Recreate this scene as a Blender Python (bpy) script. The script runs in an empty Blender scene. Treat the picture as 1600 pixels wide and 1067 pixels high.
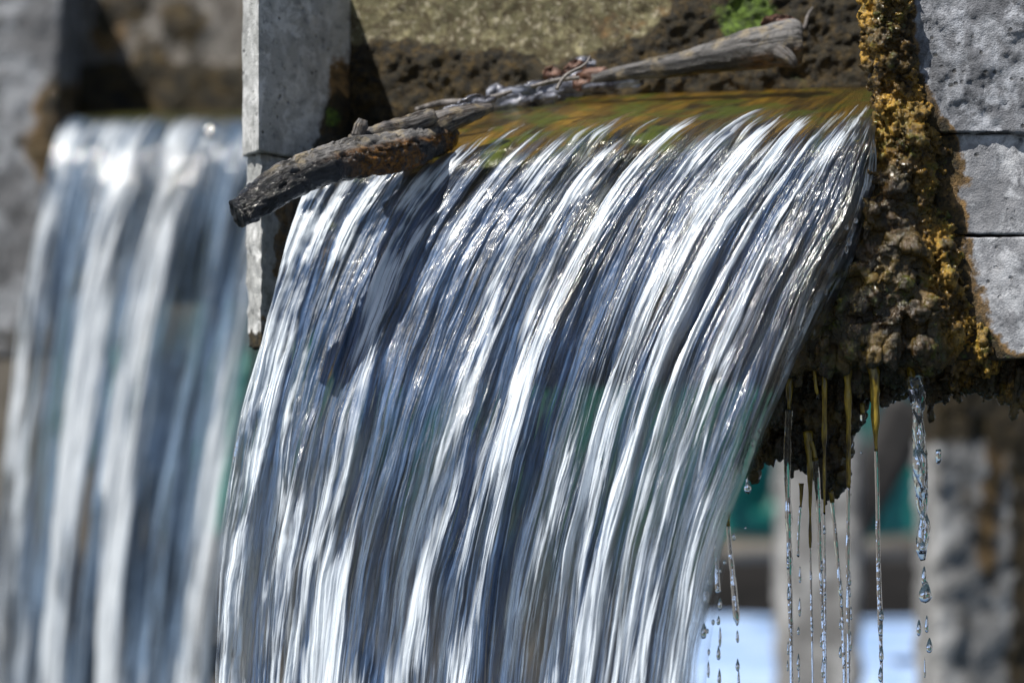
import bpy, bmesh, math, random
import numpy as np
from mathutils import Vector

SC = bpy.context.scene
# ------------------------------------------------------------------ camera
cam_d = bpy.data.cameras.new("camera")
cam = bpy.data.objects.new("camera", cam_d)
SC.collection.objects.link(cam)
cam.location = (0, 0, 0)
cam.rotation_euler = (math.radians(90), 0, 0)
cam_d.lens = 112.5
cam_d.sensor_width = 36
cam_d.clip_start = 0.05
cam_d.clip_end = 500
cam_d.dof.use_dof = True
cam_d.dof.focus_distance = 5.0
cam_d.dof.aperture_fstop = 2.3
SC.camera = cam
# ------------------------------------------------------------------ light
SUN = Vector((-0.42, -0.33, 0.83)).normalized()
world = bpy.data.worlds.new("World")
SC.world = world
world.use_nodes = True
wn = world.node_tree
bg = wn.nodes["Background"]
sky = wn.nodes.new("ShaderNodeTexSky")
sky.sky_type = 'NISHITA'
sky.sun_disc = False
sky.sun_elevation = math.asin(SUN.z)
sky.sun_rotation = math.atan2(SUN.x, SUN.y)
wn.links.new(sky.outputs[0], bg.inputs[0])
bg.inputs[1].default_value = 0.06
sl = bpy.data.lights.new("sun", 'SUN')
sl.energy = 5.0
sl.angle = math.radians(0.5)
sl.color = (1.0, 0.95, 0.86)
so = bpy.data.objects.new("sun", sl)
SC.collection.objects.link(so)
so.rotation_euler = SUN.to_track_quat('Z', 'Y').to_euler()
SC.view_settings.view_transform = 'Standard'
SC.view_settings.look = 'None'
SC.view_settings.gamma = 1.0
SC.view_settings.exposure = 0.42
SC.cycles.max_bounces = 10
SC.cycles.transparent_max_bounces = 16
SC.cycles.transmission_bounces = 8
SC.cycles.sample_clamp_indirect = 6.0
SC.cycles.use_denoising = True

# ------------------------------------------------------------------ helpers
rng = np.random.default_rng(7)
random.seed(7)


def W(px, py, D):
    """photo column, row and distance -> world point"""
    px = np.asarray(px, float); py = np.asarray(py, float); D = np.asarray(D, float)
    return np.stack([(px - 800) / 5000 * D, D + 0 * px, (533.5 - py) / 5000 * D], -1)


def PX(co):
    return 800 + 5000 * co[:, 0] / co[:, 1], 533.5 - 5000 * co[:, 2] / co[:, 1]


def _h(ix, iy, iz, seed):
    n = (ix * 374761393 + iy * 668265263 + iz * 1440662683 + seed * 974634777) & 0xffffffff
    n = ((n ^ (n >> 13)) * 1274126177) & 0xffffffff
    n = ((n ^ (n >> 16)) * 2246822519) & 0xffffffff
    return ((n ^ (n >> 15)) & 0xffffff) / 16777215.0


def vn2(x, y, seed=0):
    x, y = np.broadcast_arrays(x, y)
    ix = np.floor(x).astype(np.int64); iy = np.floor(y).astype(np.int64)
    fx = x - ix; fy = y - iy
    fx = fx * fx * fx * (fx * (fx * 6 - 15) + 10); fy = fy * fy * fy * (fy * (fy * 6 - 15) + 10)
    z = np.zeros_like(ix)
    a = _h(ix, iy, z, seed); b = _h(ix + 1, iy, z, seed)
    c = _h(ix, iy + 1, z, seed); d = _h(ix + 1, iy + 1, z, seed)
    return (a + (b - a) * fx) * (1 - fy) + (c + (d - c) * fx) * fy


def fb2(x, y, seed=0, o=3, g=0.5):
    s = 0; a = 1; t = 0
    for i in range(o):
        s = s + a * vn2(x * 2 ** i + 17.3 * i, y * 2 ** i + 9.1 * i, seed + i); t += a; a *= g
    return s / t


def vn3(p, f, seed=0):
    p = p * f + 100.0
    i = np.floor(p).astype(np.int64); q = p - i; q = q * q * (3 - 2 * q)
    r = 0
    for dx in (0, 1):
        for dy in (0, 1):
            for dz in (0, 1):
                w = (q[:, 0] if dx else 1 - q[:, 0]) * (q[:, 1] if dy else 1 - q[:, 1]) * (q[:, 2] if dz else 1 - q[:, 2])
                r = r + w * _h(i[:, 0] + dx, i[:, 1] + dy, i[:, 2] + dz, seed)
    return r


def fb3(p, f, seed=0, o=3, g=0.5):
    s = 0; a = 1; t = 0
    for k in range(o):
        s = s + a * vn3(p, f * 2 ** k, seed + k * 7); t += a; a *= g
    return s / t


def sm(a, b, x):
    t = np.clip((x - a) / (b - a), 0, 1)
    return t * t * (3 - 2 * t)


def spline(xk, yk, x):
    """natural cubic spline; yk (n, ...)"""
    xk = np.asarray(xk, float); yk = np.asarray(yk, float); n = len(xk)
    sh = yk.shape[1:]; Y = yk.reshape(n, -1); h = np.diff(xk)
    A = np.zeros((n, n)); B = np.zeros_like(Y); A[0, 0] = A[-1, -1] = 1
    for i in range(1, n - 1):
        A[i, i - 1] = h[i - 1]; A[i, i] = 2 * (h[i - 1] + h[i]); A[i, i + 1] = h[i]
        B[i] = 6 * ((Y[i + 1] - Y[i]) / h[i] - (Y[i] - Y[i - 1]) / h[i - 1])
    M = np.linalg.solve(A, B)
    x = np.asarray(x, float)
    j = np.clip(np.searchsorted(xk, x) - 1, 0, n - 2)
    H = h[j][:, None]; a = (xk[j + 1] - x)[:, None]; b = (x - xk[j])[:, None]
    r = (M[j] * a ** 3 + M[j + 1] * b ** 3) / (6 * H) + (Y[j] / H - M[j] * H / 6) * a + (Y[j + 1] / H - M[j + 1] * H / 6) * b
    return r.reshape((len(x),) + sh)


def mesh_np(name, co, faces, mat, parent=None, smooth=True, attrs=None, uv=None):
    me = bpy.data.meshes.new(name)
    co = np.asarray(co, np.float32); faces = np.asarray(faces, np.int32)
    n = faces.shape[1]
    me.vertices.add(len(co)); me.vertices.foreach_set("co", co.ravel())
    me.loops.add(faces.size); me.loops.foreach_set("vertex_index", faces.ravel())
    me.polygons.add(len(faces))
    me.polygons.foreach_set("loop_start", np.arange(0, faces.size, n, dtype=np.int32))
    me.update(calc_edges=True)
    me.validate()
    if smooth:
        me.polygons.foreach_set("use_smooth", np.ones(len(me.polygons), bool))
    if attrs:
        for k, v in attrs.items():
            a = me.color_attributes.new(k, 'FLOAT_COLOR', 'POINT')
            c = np.ones((len(co), 4), np.float32); c[:, :v.shape[1]] = v
            a.data.foreach_set("color", c.ravel())
    if uv is not None:
        u = me.uv_layers.new(name="UVMap")
        idx = np.empty(len(me.loops), np.int32); me.loops.foreach_get("vertex_index", idx)
        u.data.foreach_set("uv", np.asarray(uv, np.float32)[idx].ravel())
    me.materials.append(mat)
    o = bpy.data.objects.new(name, me)
    SC.collection.objects.link(o)
    if parent: o.parent = parent
    return o


def obj_bm(name, bm, mat, parent=None, smooth=True):
    me = bpy.data.meshes.new(name)
    bm.to_mesh(me); bm.free()
    if smooth: me.polygons.foreach_set("use_smooth", np.ones(len(me.polygons), bool))
    me.materials.append(mat)
    o = bpy.data.objects.new(name, me); SC.collection.objects.link(o)
    if parent: o.parent = parent
    return o


def tag(o, label=None, cat=None, group=None, kind=None):
    if label: o["label"] = label
    if cat: o["category"] = cat
    if group: o["group"] = group
    if kind: o["kind"] = kind
    return o


def empty(name, loc):
    o = bpy.data.objects.new(name, None); o.empty_display_size = 0.05
    SC.collection.objects.link(o)
    return o


def gridfaces(nr, nc):
    i = np.arange(nr * nc).reshape(nr, nc)
    return np.stack([i[:-1, :-1].ravel(), i[:-1, 1:].ravel(), i[1:, 1:].ravel(), i[1:, :-1].ravel()], 1)


def gnormals(P):
    du = np.gradient(P, axis=1); dv = np.gradient(P, axis=0)
    n = np.cross(du, dv); return n / (np.linalg.norm(n, axis=-1, keepdims=True) + 1e-12)


def vnormals(co, faces):
    f = co[faces]
    n = np.cross(f[:, 2] - f[:, 0], f[:, -1] - f[:, 1])
    N = np.zeros_like(co)
    for k in range(faces.shape[1]): np.add.at(N, faces[:, k], n)
    return N / (np.linalg.norm(N, axis=1, keepdims=True) + 1e-12)


def hexa(name, F, B, res, mat, parent=None, jit=0.003, relief=None, paint=None, seed=1):
    """closed block: F and B are four world corners (top-left, top-right, bottom-right, bottom-left) of the front and the back"""
    F = [np.asarray(p, float) for p in F]; B = [np.asarray(p, float) for p in B]
    quads = [(F[0], F[1], F[2], F[3]), (B[1], B[0], B[3], B[2]), (B[0], F[0], F[3], B[3]), (F[1], B[1], B[2], F[2]),
             (B[0], B[1], F[1], F[0]), (F[3], F[2], B[2], B[3])]
    L = lambda a, b: max(1, int(math.ceil(np.linalg.norm(a - b) / res)))
    nx = L(F[0], F[1]); nz = L(F[0], F[3]); ny = L(F[0], B[0])
    div = [(nx, nz), (nx, nz), (ny, nz), (ny, nz), (nx, ny), (nx, ny)]
    cos = []; fs = []; off = 0
    for (a, b, c, d), (n, m) in zip(quads, div):
        u = np.linspace(0, 1, n + 1)[None, :, None]; v = np.linspace(0, 1, m + 1)[:, None, None]
        P = (a * (1 - u) + b * u) * (1 - v) + (d * (1 - u) + c * u) * v
        cos.append(P.reshape(-1, 3)); fs.append(gridfaces(m + 1, n + 1)[:, ::-1] + off); off += (n + 1) * (m + 1)
    co = np.concatenate(cos); fs = np.concatenate(fs)
    key = np.round(co * 20000).astype(np.int64)
    _, first, inv = np.unique(key, axis=0, return_index=True, return_inverse=True)
    inv = inv.ravel(); co = co[first]; fs = inv[fs]
    N = vnormals(co, fs)
    n1 = fb3(co, 30, seed, 3) - .5
    co2 = co + N * (jit * 2 * n1)[:, None]
    for ax in range(3):
        co2[:, ax] += jit * (fb3(co, 55, seed + 11 * ax, 2) - .5)
    if relief is not None:
        co2 = co2 + N * relief(co)[:, None]
    attrs = {"Mask": paint(co)} if paint else None
    return mesh_np(name, co2, fs, mat, parent, True, attrs)


# ------------------------------------------------------------------ materials
class NT:
    def __init__(s, name):
        s.m = bpy.data.materials.new(name); s.m.use_nodes = True
        s.t = s.m.node_tree; s.t.nodes.clear()
        s.out = s.n("ShaderNodeOutputMaterial"); s.ys = 1.0

    def n(s, typ, **k):
        x = s.t.nodes.new(typ)
        for a, b in k.items(): setattr(x, a, b)
        return x

    def l(s, a, b): s.t.links.new(a, b)

    def set(s, sock, v):
        if hasattr(v, "is_output"): s.l(v, sock)
        else: sock.default_value = v

    def co(s, scale=(1, 1, 1), kind="Object"):
        c = s.n("ShaderNodeTexCoord"); m = s.n("ShaderNodeMapping")
        s.l(c.outputs[kind], m.inputs[0]); m.inputs["Scale"].default_value = (scale[0], scale[1] * s.ys, scale[2])
        return m.outputs[0]

    def noise(s, scale, detail=4, rough=.55, vec=None, dist=0, typ=None):
        x = s.n("ShaderNodeTexNoise")
        x.inputs["Scale"].default_value = scale; x.inputs["Detail"].default_value = detail
        x.inputs["Roughness"].default_value = rough; x.inputs["Distortion"].default_value = dist
        s.l(vec if vec is not None else s.co(), x.inputs["Vector"])
        return x.outputs["Fac"]

    def vor(s, scale, vec=None, feat='F1', rand=1):
        x = s.n("ShaderNodeTexVoronoi"); x.feature = feat
        x.inputs["Scale"].default_value = scale; x.inputs["Randomness"].default_value = rand
        s.l(vec if vec is not None else s.co(), x.inputs["Vector"])
        return x.outputs["Distance"]

    def ramp(s, f, pts):
        x = s.n("ShaderNodeValToRGB"); e = x.color_ramp.elements
        while len(e) < len(pts): e.new(.5)
        for q, (p, c) in zip(e, pts):
            q.position = p; q.color = (c, c, c, 1) if not hasattr(c, "__len__") else tuple(c) + (1,)
        s.l(f, x.inputs[0]); return x.outputs[0]

    def math(s, op, a, b=0.0, c=0.0, clamp=False):
        x = s.n("ShaderNodeMath", operation=op); x.use_clamp = clamp
        s.set(x.inputs[0], a); s.set(x.inputs[1], b); s.set(x.inputs[2], c)
        return x.outputs[0]

    def mix(s, f, a, b, mode='MIX'):
        x = s.n("ShaderNodeMixRGB", blend_type=mode)
        s.set(x.inputs[0], f)
        s.set(x.inputs[1], tuple(a) + (1,) if isinstance(a, (tuple, list)) else a)
        s.set(x.inputs[2], tuple(b) + (1,) if isinstance(b, (tuple, list)) else b)
        return x.outputs[0]

    def bump(s, h, strength=.5, dist=.01, prev=None):
        x = s.n("ShaderNodeBump"); x.inputs["Strength"].default_value = strength; x.inputs["Distance"].default_value = dist
        s.l(h, x.inputs["Height"])
        if prev is not None: s.l(prev, x.inputs["Normal"])
        return x.outputs[0]

    def bsdf(s, col, rough=.6, nrm=None, **k):
        x = s.n("ShaderNodeBsdfPrincipled")
        s.set(x.inputs["Base Color"], tuple(col) + (1,) if isinstance(col, (tuple, list)) else col)
        s.set(x.inputs["Roughness"], rough)
        if nrm is not None: s.l(nrm, x.inputs["Normal"])
        for a, b in k.items(): s.set(x.inputs[a.replace("_", " ")], b)
        return x.outputs[0]

    def mixs(s, f, a, b):
        x = s.n("ShaderNodeMixShader"); s.set(x.inputs[0], f); s.l(a, x.inputs[1]); s.l(b, x.inputs[2]); return x.outputs[0]

    def done(s, sh): s.l(sh, s.out.inputs[0]); return s.m

    def mask(s, name="Mask"):
        a = s.n("ShaderNodeAttribute", attribute_name=name); p = s.n("ShaderNodeSeparateColor")
        s.l(a.outputs["Color"], p.inputs[0]); return p.outputs


def concrete_mat(name, base=(.36, .37, .38), dark=(.11, .115, .125), light=(.66, .67, .69), scale=1.0, grain=1.0, board=False, ys=1.0):
    """weathered concrete; mask R = dark brown moss, G = green moss, B = orange rust and lime"""
    t = NT(name); t.ys = ys; R, G, B = t.mask()[:3]
    big = t.noise(9 * scale, 5, .6, dist=.6)
    streak = t.noise(1, 5, .62, t.co((24 * scale, 24 * scale, 15 * scale)), dist=.5)
    mid = t.noise(60 * scale, 5, .65)
    fine = t.noise(320 * scale, 4, .7)
    pits = t.math('ADD', t.vor(60 * scale, t.co()), t.math('MULTIPLY', t.math('SUBTRACT', t.noise(120 * scale, 3), .5), .35))
    pitm = t.math('MULTIPLY', t.ramp(pits, [(.0, 1), (.16, .8), (.24, 0)]), t.ramp(t.noise(22 * scale, 3), [(.5, 0), (.62, 1)]))
    c = t.mix(t.ramp(big, [(.38, 0), (.62, 1)]), base, tuple(.72 * v for v in base))
    c = t.mix(t.ramp(streak, [(.48, 0), (.70, 1)]), c, light)
    c = t.mix(t.ramp(mid, [(.52, 0), (.75, .85)]), c, dark)
    c = t.mix(t.ramp(fine, [(.5, 0), (.8, .5)]), c, dark)
    c = t.mix(pitm, c, (.035, .035, .035))
    c = t.mix(t.ramp(t.noise(18 * scale, 6, .72, dist=.5), [(.53, 0), (.62, .75)]), c, light) if not board else t.mix(t.ramp(t.noise(55, 6, .75), [(.46, 0), (.56, .9)]), c, (.07, .052, .022))
    c = c if not board else t.mix(t.ramp(t.noise(85, 5, .7), [(.54, 0), (.64, .85)]), c, (.44, .40, .29))
    edge = t.noise(38 * scale, 6, .72)
    def cover(m, lo=.25):
        v = t.math('ADD', m, t.math('MULTIPLY', t.math('SUBTRACT', edge, .5), 1.3))
        return t.math('MULTIPLY', t.ramp(v, [(.26, 0), (.46, 1)]), t.math('MINIMUM', t.math('MULTIPLY', m, 6.0), 1.0))
    mossc = t.mix(t.ramp(t.noise(70 * scale, 6, .75), [(.42, 0), (.55, .45), (.70, 1)]), (.004, .003, .001), (.11, .068, .012))
    mossc = t.mix(t.ramp(t.noise(24 * scale, 4, .7), [(.48, 0), (.62, .85)]), mossc, (.018, .014, .005))
    green = t.mix(t.ramp(t.noise(110 * scale, 4, .7), [(.35, 0), (.65, 1)]), (.018, .035, .005), (.13, .22, .02))
    rust = t.mix(t.ramp(t.noise(60 * scale, 5, .7), [(.35, 0), (.65, 1)]), (.035, .022, .010), (.28, .17, .065))
    c = t.mix(cover(B), c, rust)
    c = t.mix(cover(R), c, mossc)
    c = t.mix(cover(G), c, green)
    h = t.math('ADD', t.math('MULTIPLY', mid, .3), t.math('MULTIPLY', fine, .45 * grain))
    h = t.math('SUBTRACT', h, t.math('MULTIPLY', pitm, .7))
    h = t.math('ADD', h, t.math('MULTIPLY', t.math('MULTIPLY', t.noise(90 * scale, 5, .7), R), 1.4))
    n = t.bump(h, .9, .006 / scale)
    return t.done(t.bsdf(c, t.ramp(mid, [(.3, .55), (.7, .85)]), n))


def moss_mat(name, tone=0, wet=.55):
    """wet mineral moss crust; mask R = pale gold/lime, G = green, B = wet dark"""
    t = NT(name); R, G, B = t.mask()[:3]
    a = t.noise(75, 6, .75); b = t.noise(24, 4, .65); c1 = t.noise(240, 4, .7)
    c = t.mix(t.ramp(a, [(.36, 0), (.52, .5), (.68, 1)]), (.003, .002, .001), (.075, .038, .004))
    c = t.mix(t.ramp(b, [(.45, 0), (.62, .8)]), c, (.022, .02, .005))
    gold = t.mix(t.ramp(c1, [(.3, 0), (.7, 1)]), (.09, .045, .008), (.62, .36, .05))
    gold = t.mix(t.ramp(b, [(.47, 0), (.6, .8)]), gold, (.20, .13, .03))
    c = t.mix(t.math('MULTIPLY', R, t.ramp(a, [(.34, .0), (.5, 1)])), c, gold)
    c = t.mix(t.math('MULTIPLY', G, t.ramp(t.noise(45, 4, .7), [(.5, 0), (.62, 1)])), c, (.10, .15, .012))
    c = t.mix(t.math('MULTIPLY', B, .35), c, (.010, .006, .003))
    h = t.math('ADD', t.math('MULTIPLY', a, .7), t.math('MULTIPLY', c1, .35))
    n = t.bump(h, .9, .006)
    c = t.mix(t.math('MULTIPLY', B, t.ramp(t.noise(18, 3, .6), [(.48, 0), (.62, .7)])), c, (.13, .078, .006))
    rgh = t.ramp(t.noise(32, 4, .6), [(.42, .08), (.60, .5)])
    rgh = t.math('ADD', rgh, t.math('MULTIPLY', R, .35), clamp=True)
    return t.done(t.bsdf(c, rgh, n, Specular_IOR_Level=.2, Coat_Weight=t.math('ADD', wet, B, clamp=True), Coat_Roughness=.14, Coat_Normal=n))


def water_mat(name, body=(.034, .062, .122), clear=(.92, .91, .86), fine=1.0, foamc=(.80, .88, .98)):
    """falling water: mask R = white aeration, G = blue-grey cloudiness, with shaded foam and sky sheen in its colour"""
    t = NT(name); R, G, B = t.mask()[:3]
    SOL, HM, _z = t.mask('Film')[:3]
    uv = t.n("ShaderNodeUVMap").outputs[0]
    def st(a, b, d=3, r=.6, dist=0):
        m = t.n("ShaderNodeMapping"); t.l(uv, m.inputs[0]); m.inputs["Scale"].default_value = (a * fine, b * fine, 1)
        return t.noise(1, d, r, m.outputs[0], dist)
    hair = st(420, 9, 3, .6, .3); med = st(150, 7, 4, .65, .5); spk = st(160, 60, 3, .6, .6)
    f = t.math('ADD', R, t.math('MULTIPLY', t.math('MULTIPLY', t.math('SUBTRACT', hair, .5), 1.5), HM))
    f = t.math('ADD', f, t.math('MULTIPLY', t.math('MULTIPLY', t.math('SUBTRACT', med, .5), 1.2), HM))
    f = t.ramp(f, [(.34, 0), (.50, .36), (.76, 1)])
    f = t.math('MULTIPLY', f, t.ramp(R, [(.02, 0), (.16, 1)]))
    h = t.math('ADD', t.math('MULTIPLY', hair, t.math('MULTIPLY', HM, .5)), t.math('ADD', t.math('MULTIPLY', med, .9), t.math('MULTIPLY', spk, .22)))
    n = t.bump(h, .8, .004 / fine)
    tr = t.n("ShaderNodeBsdfTransparent"); tr.inputs[0].default_value = tuple(clear) + (1,)
    bc = t.mix(t.ramp(med, [(.38, 0), (.62, 1)]), tuple(.35 * v for v in body), tuple(2.0 * v for v in body))  # diffuse blue-grey also carries shaded foam and reflected sky as colour
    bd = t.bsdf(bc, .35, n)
    thin = t.ramp(st(230, 6, 2, .5, .4), [(.34, .2), (.44, 1)])
    rf = t.n("ShaderNodeBsdfRefraction"); rf.inputs["Roughness"].default_value = .42; rf.inputs["IOR"].default_value = 1.10
    rf.inputs[0].default_value = tuple(clear) + (1,); t.l(n, rf.inputs["Normal"])
    see = t.mixs(t.ramp(B, [(.35, 0), (.7, 1)]), tr.outputs[0], rf.outputs[0])
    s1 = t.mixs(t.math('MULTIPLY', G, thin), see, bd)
    fo = t.bsdf(foamc, .4, n)
    tl = t.n("ShaderNodeBsdfTranslucent"); tl.inputs[0].default_value = (.8, .86, .92, 1)
    fo = t.mixs(.22, fo, tl.outputs[0])
    s2 = t.mixs(f, s1, fo)
    gl = t.n("ShaderNodeBsdfGlossy"); gl.inputs["Roughness"].default_value = .09; t.l(n, gl.inputs["Normal"])
    gl.inputs[0].default_value = (1, 1, 1, 1)
    fr = t.n("ShaderNodeFresnel"); fr.inputs["IOR"].default_value = 1.36; t.l(n, fr.inputs["Normal"])
    full = t.mixs(t.math('MULTIPLY', t.math('MULTIPLY', fr.outputs[0], 1.4), B, clamp=True), s2, gl.outputs[0])
    tr2 = t.n("ShaderNodeBsdfTransparent")
    return t.done(t.mixs(SOL, tr2.outputs[0], full))


M = {}
M['concrete'] = concrete_mat('concrete_pale', (.47, .48, .48), (.13, .135, .14), (.76, .77, .78), ys=.33)
M['block'] = concrete_mat('concrete_block', (.30, .31, .345), (.07, .075, .085), (.58, .60, .65))
M['render'] = concrete_mat('rough_render', (.20, .21, .24), (.04, .045, .055), (.50, .53, .60), 1.0, 2.2)
M['beam'] = concrete_mat('lichen_concrete', (.17, .155, .075), (.035, .028, .012), (.42, .38, .21), 1.0, 1.6, True)
M['moss'] = moss_mat('wet_moss_crust')
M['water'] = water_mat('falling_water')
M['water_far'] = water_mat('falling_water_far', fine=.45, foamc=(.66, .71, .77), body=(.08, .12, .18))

t = NT('algae_bed')
uv = t.n("ShaderNodeUVMap").outputs[0]
mp = t.n("ShaderNodeMapping"); t.l(uv, mp.inputs[0]); mp.inputs["Scale"].default_value = (34, 1.6, 1)
s = t.noise(1, 6, .7, mp.outputs[0], .9); s2 = t.noise(14, 4, .6)
c = t.mix(t.ramp(s, [(.38, 0), (.52, .4), (.66, 1)]), (.006, .004, .001), (.30, .18, .018))
c = t.mix(t.ramp(s2, [(.50, 0), (.62, 1)]), c, t.mix(s, (.03, .05, .004), (.12, .16, .012)))
M['algae'] = t.done(t.bsdf(c, .5, t.bump(s, .5, .01)))


def simple(name, c1, c2, sc=20, rough=.7, bump=.4, bd=.01, **k):
    t = NT(name); f = t.noise(sc, 5, .65)
    return t.done(t.bsdf(t.mix(t.ramp(f, [(.35, 0), (.65, 1)]), c1, c2), rough, t.bump(t.noise(sc * 5, 4, .6), bump, bd), **k))


t = NT('bark_wet')      # mask R = wet black and painted gap shade, G = brown rotten wood, B = bark cracks
R, G, B = t.mask()[:3]
uvn = t.n("ShaderNodeUVMap").outputs[0]
mp = t.n("ShaderNodeMapping"); t.l(uvn, mp.inputs[0]); mp.inputs["Scale"].default_value = (14, 90, 1)
gr = t.noise(1, 6, .7, mp.outputs[0], .8); f2 = t.noise(90, 5, .7); f3 = t.noise(35, 4, .65)
c = t.mix(t.ramp(gr, [(.38, 0), (.56, 1)]), (.006, .0055, .0055), (.19, .185, .185))
c = t.mix(t.ramp(f3, [(.52, 0), (.66, .8)]), c, (.30, .25, .17))
c = t.mix(t.math('MULTIPLY', G, t.ramp(f2, [(.3, .5), (.5, 1)])), c, t.mix(t.ramp(f2, [(.4, 0), (.62, 1)]), (.018, .008, .003), (.22, .10, .02)))
c = t.mix(R, c, t.mix(t.ramp(f2, [(.45, 0), (.7, 1)]), (.004, .0045, .006), (.022, .022, .028)))
c = t.mix(B, c, (.012, .010, .008))
rg = t.math('SUBTRACT', .75, t.math('MULTIPLY', t.math('MAXIMUM', R, G), .5))
bn = t.bump(t.math('ADD', gr, f2), 1.0, .006)
M['bark'] = t.done(t.bsdf(c, rg, bn, Coat_Weight=t.math('MULTIPLY', R, .5), Coat_Roughness=.12, Coat_Normal=bn, Specular_IOR_Level=.3))
M['algae_dark'] = simple('dark_algae_bed', (.012, .012, .003), (.07, .075, .012), 25, .5)
M['leaf'] = simple('wet_dead_leaf', (.03, .03, .045), (.40, .42, .50), 30, .15, .6, .004)
M['leaf_brown'] = simple('brown_dead_leaf', (.07, .035, .025), (.26, .14, .10), 60, .35, .6, .004)
M['twig'] = simple('wet_twig', (.04, .035, .03), (.22, .20, .19), 60, .4, .6, .003)
M['tarp'] = simple('green_tarp', (.0, .10, .08), (.005, .20, .16), 3, .5, .3, .05)
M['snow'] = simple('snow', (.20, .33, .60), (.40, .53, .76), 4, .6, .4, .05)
M['dark'] = simple('dark_timber', (.008, .008, .009), (.028, .025, .025), 5, .7, .4, .02)
M['far_stone'] = simple('far_stone', (.05, .04, .032), (.20, .18, .15), 2.5, .8, .4, .05)
M['ground'] = simple('gravel', (.05, .045, .04), (.17, .155, .14), 9, .85, .6, .03)

t = NT('pool_water')
M['pool'] = t.done(t.bsdf((.02, .035, .04), .08, t.bump(t.noise(6, 4, .6), .5, .08), IOR=1.33))

t = NT('clear_drip_water')
n = t.bump(t.noise(130, 2, .5, t.co((1, 1, .45))), .5, .003)
g = t.bsdf((.97, .98, 1), .0, n, IOR=1.33, Transmission_Weight=1.0)
M['drip'] = t.done(g)
t = NT('algae_strand'); f = t.noise(1, 4, .6, t.co((160, 160, 30)))
al = t.bsdf(t.mix(t.ramp(f, [(.35, 0), (.65, 1)]), (.05, .032, .004), (.50, .35, .04)), .2, t.bump(f, .6, .003), Coat_Weight=.8, Coat_Roughness=.05)
tl = t.n("ShaderNodeBsdfTranslucent"); tl.inputs[0].default_value = (.36, .28, .04, 1)
M['strand'] = t.done(t.mixs(.3, al, tl.outputs[0]))

# ------------------------------------------------------------------ ground and far things
def plane(name, z, x0, x1, y0, y1, n, mat, amp=0, seed=3):
    X, Y = np.meshgrid(np.linspace(x0, x1, n), np.linspace(y0, y1, n))
    Z = z + amp * (fb2(X * .6, Y * .6, seed, 4) - .5)
    return mesh_np(name, np.stack([X, Y, Z], -1).reshape(-1, 3), gridfaces(n, n), mat)


tag(plane('ground', -2.3, -150, 150, -150, 250, 260, M['ground'], .25), 'dark wet gravel ground around the weir', 'ground', kind='structure')
tag(plane('water', -1.95, -9, 9, -1.5, 11.5, 160, M['pool'], .03), 'dark pool of water below the falls', 'water', kind='structure')

# bank of snow behind the pool
def bank():
    n, m = 120, 70
    X, V = np.meshgrid(np.linspace(.62, 9, n), np.linspace(0, 1, m))
    Y = 13.6 + V * 3.2
    Z = -1.43 + .05 * (fb2(X * 1.2, Y * 1.2, 5, 4) - .5) 
    edge = np.clip(1 - V / .06, 0, 1); Z = Z - edge ** 1.6 * .9
    edge = np.clip((V - .94) / .06, 0, 1); Z = Z - edge ** 1.6 * .9
    return mesh_np('snow', np.stack([X, Y, Z], -1).reshape(-1, 3), gridfaces(m, n), M['snow'])
tag(bank(), 'bright band of snow on the bank behind the water threads', 'snow', kind='structure')


def block(name, px0, py0, px1, py1, D, depth, mat, res=.08, jit=.02, skew=0, **k):
    F = [W(px0, py0, D), W(px1, py0, D + skew), W(px1, py1, D + skew), W(px0, py1, D)]
    B = [p + np.array([0, depth, 0]) for p in F]
    return hexa(name, F, B, res, mat, None, jit, **k)


o = block('stone_building', -500, 60, 2100, 985, 21, 2.0, M['far_stone'], .25, .03)
tag(o, 'blurred pale stone building wall far behind the bank', 'building')
o = block('timber_fence', -300, 855, 2000, 985, 18.6, .12, M['dark'], .12, .03)
tag(o, 'dark low timber fence behind the snow band', 'fence')
# sagging tarp
def tarp():
    n, m = 200, 60
    U, V = np.meshgrid(np.linspace(150, 1445, n), np.linspace(545, 835, m))
    D = 17.2 + .10 * np.sin(U / 37) + .25 * (fb2(U / 60, V / 90, 3, 3) - .5)
    V = V + 10 * np.sin(U / 90) * (V > 700)
    P = W(U, V, D); N = gnormals(P)
    a = P.reshape(-1, 3); b = (P + N * .012).reshape(-1, 3); k = n * m
    f = gridfaces(m, n)
    ring = np.concatenate([np.arange(n), np.arange(1, m) * n + n - 1, (m - 1) * n + np.arange(n - 2, -1, -1), np.arange(m - 2, 0, -1) * n])
    nx = np.roll(ring, -1)
    side = np.stack([ring, nx, nx + k, ring + k], 1)
    return mesh_np('green_tarp', np.concatenate([a, b]), np.concatenate([f, f[:, ::-1] + k, side]), M['tarp'])
tag(tarp(), 'teal green tarpaulin hung under the flume in the blurred background', 'tarp')

def paintnone(co): return np.zeros((len(co), 3))
def paintpillar(co):
    px, py = PX(co)
    o = np.exp(-((px - 1545 + 40 * (fb3(co, 3, 9, 2) - .5)) / 18) ** 2) * sm(1000, 850, py) * sm(640, 690, py)
    m = sm(1560, 1600, px + 30 * (fb3(co, 6, 5, 3) - .5)) * .75 + sm(720, 650, py) * 1.0 + .3 * np.exp(-((px - 1510) / 18) ** 2) * sm(640, 800, py)
    return np.stack([m, np.zeros_like(m), o * .75], 1)
M['concrete_far'] = concrete_mat('concrete_far', (.28, .28, .285), (.045, .04, .035), (.60, .61, .63), .3)
o = block('concrete_pillar', 1462, 600, 1680, 1420, 10.0, .5, M['concrete_far'], .03, .02, .2, paint=paintpillar)
tag(o, 'blurred weathered concrete pillar with rusty streak at lower right', 'pillar', 'concrete pillars behind the falls')
o = block('concrete_pillar', 1222, 560, 1346, 1420, 12.5, .35, M['concrete_far'], .05, .02, paint=paintnone)
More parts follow.
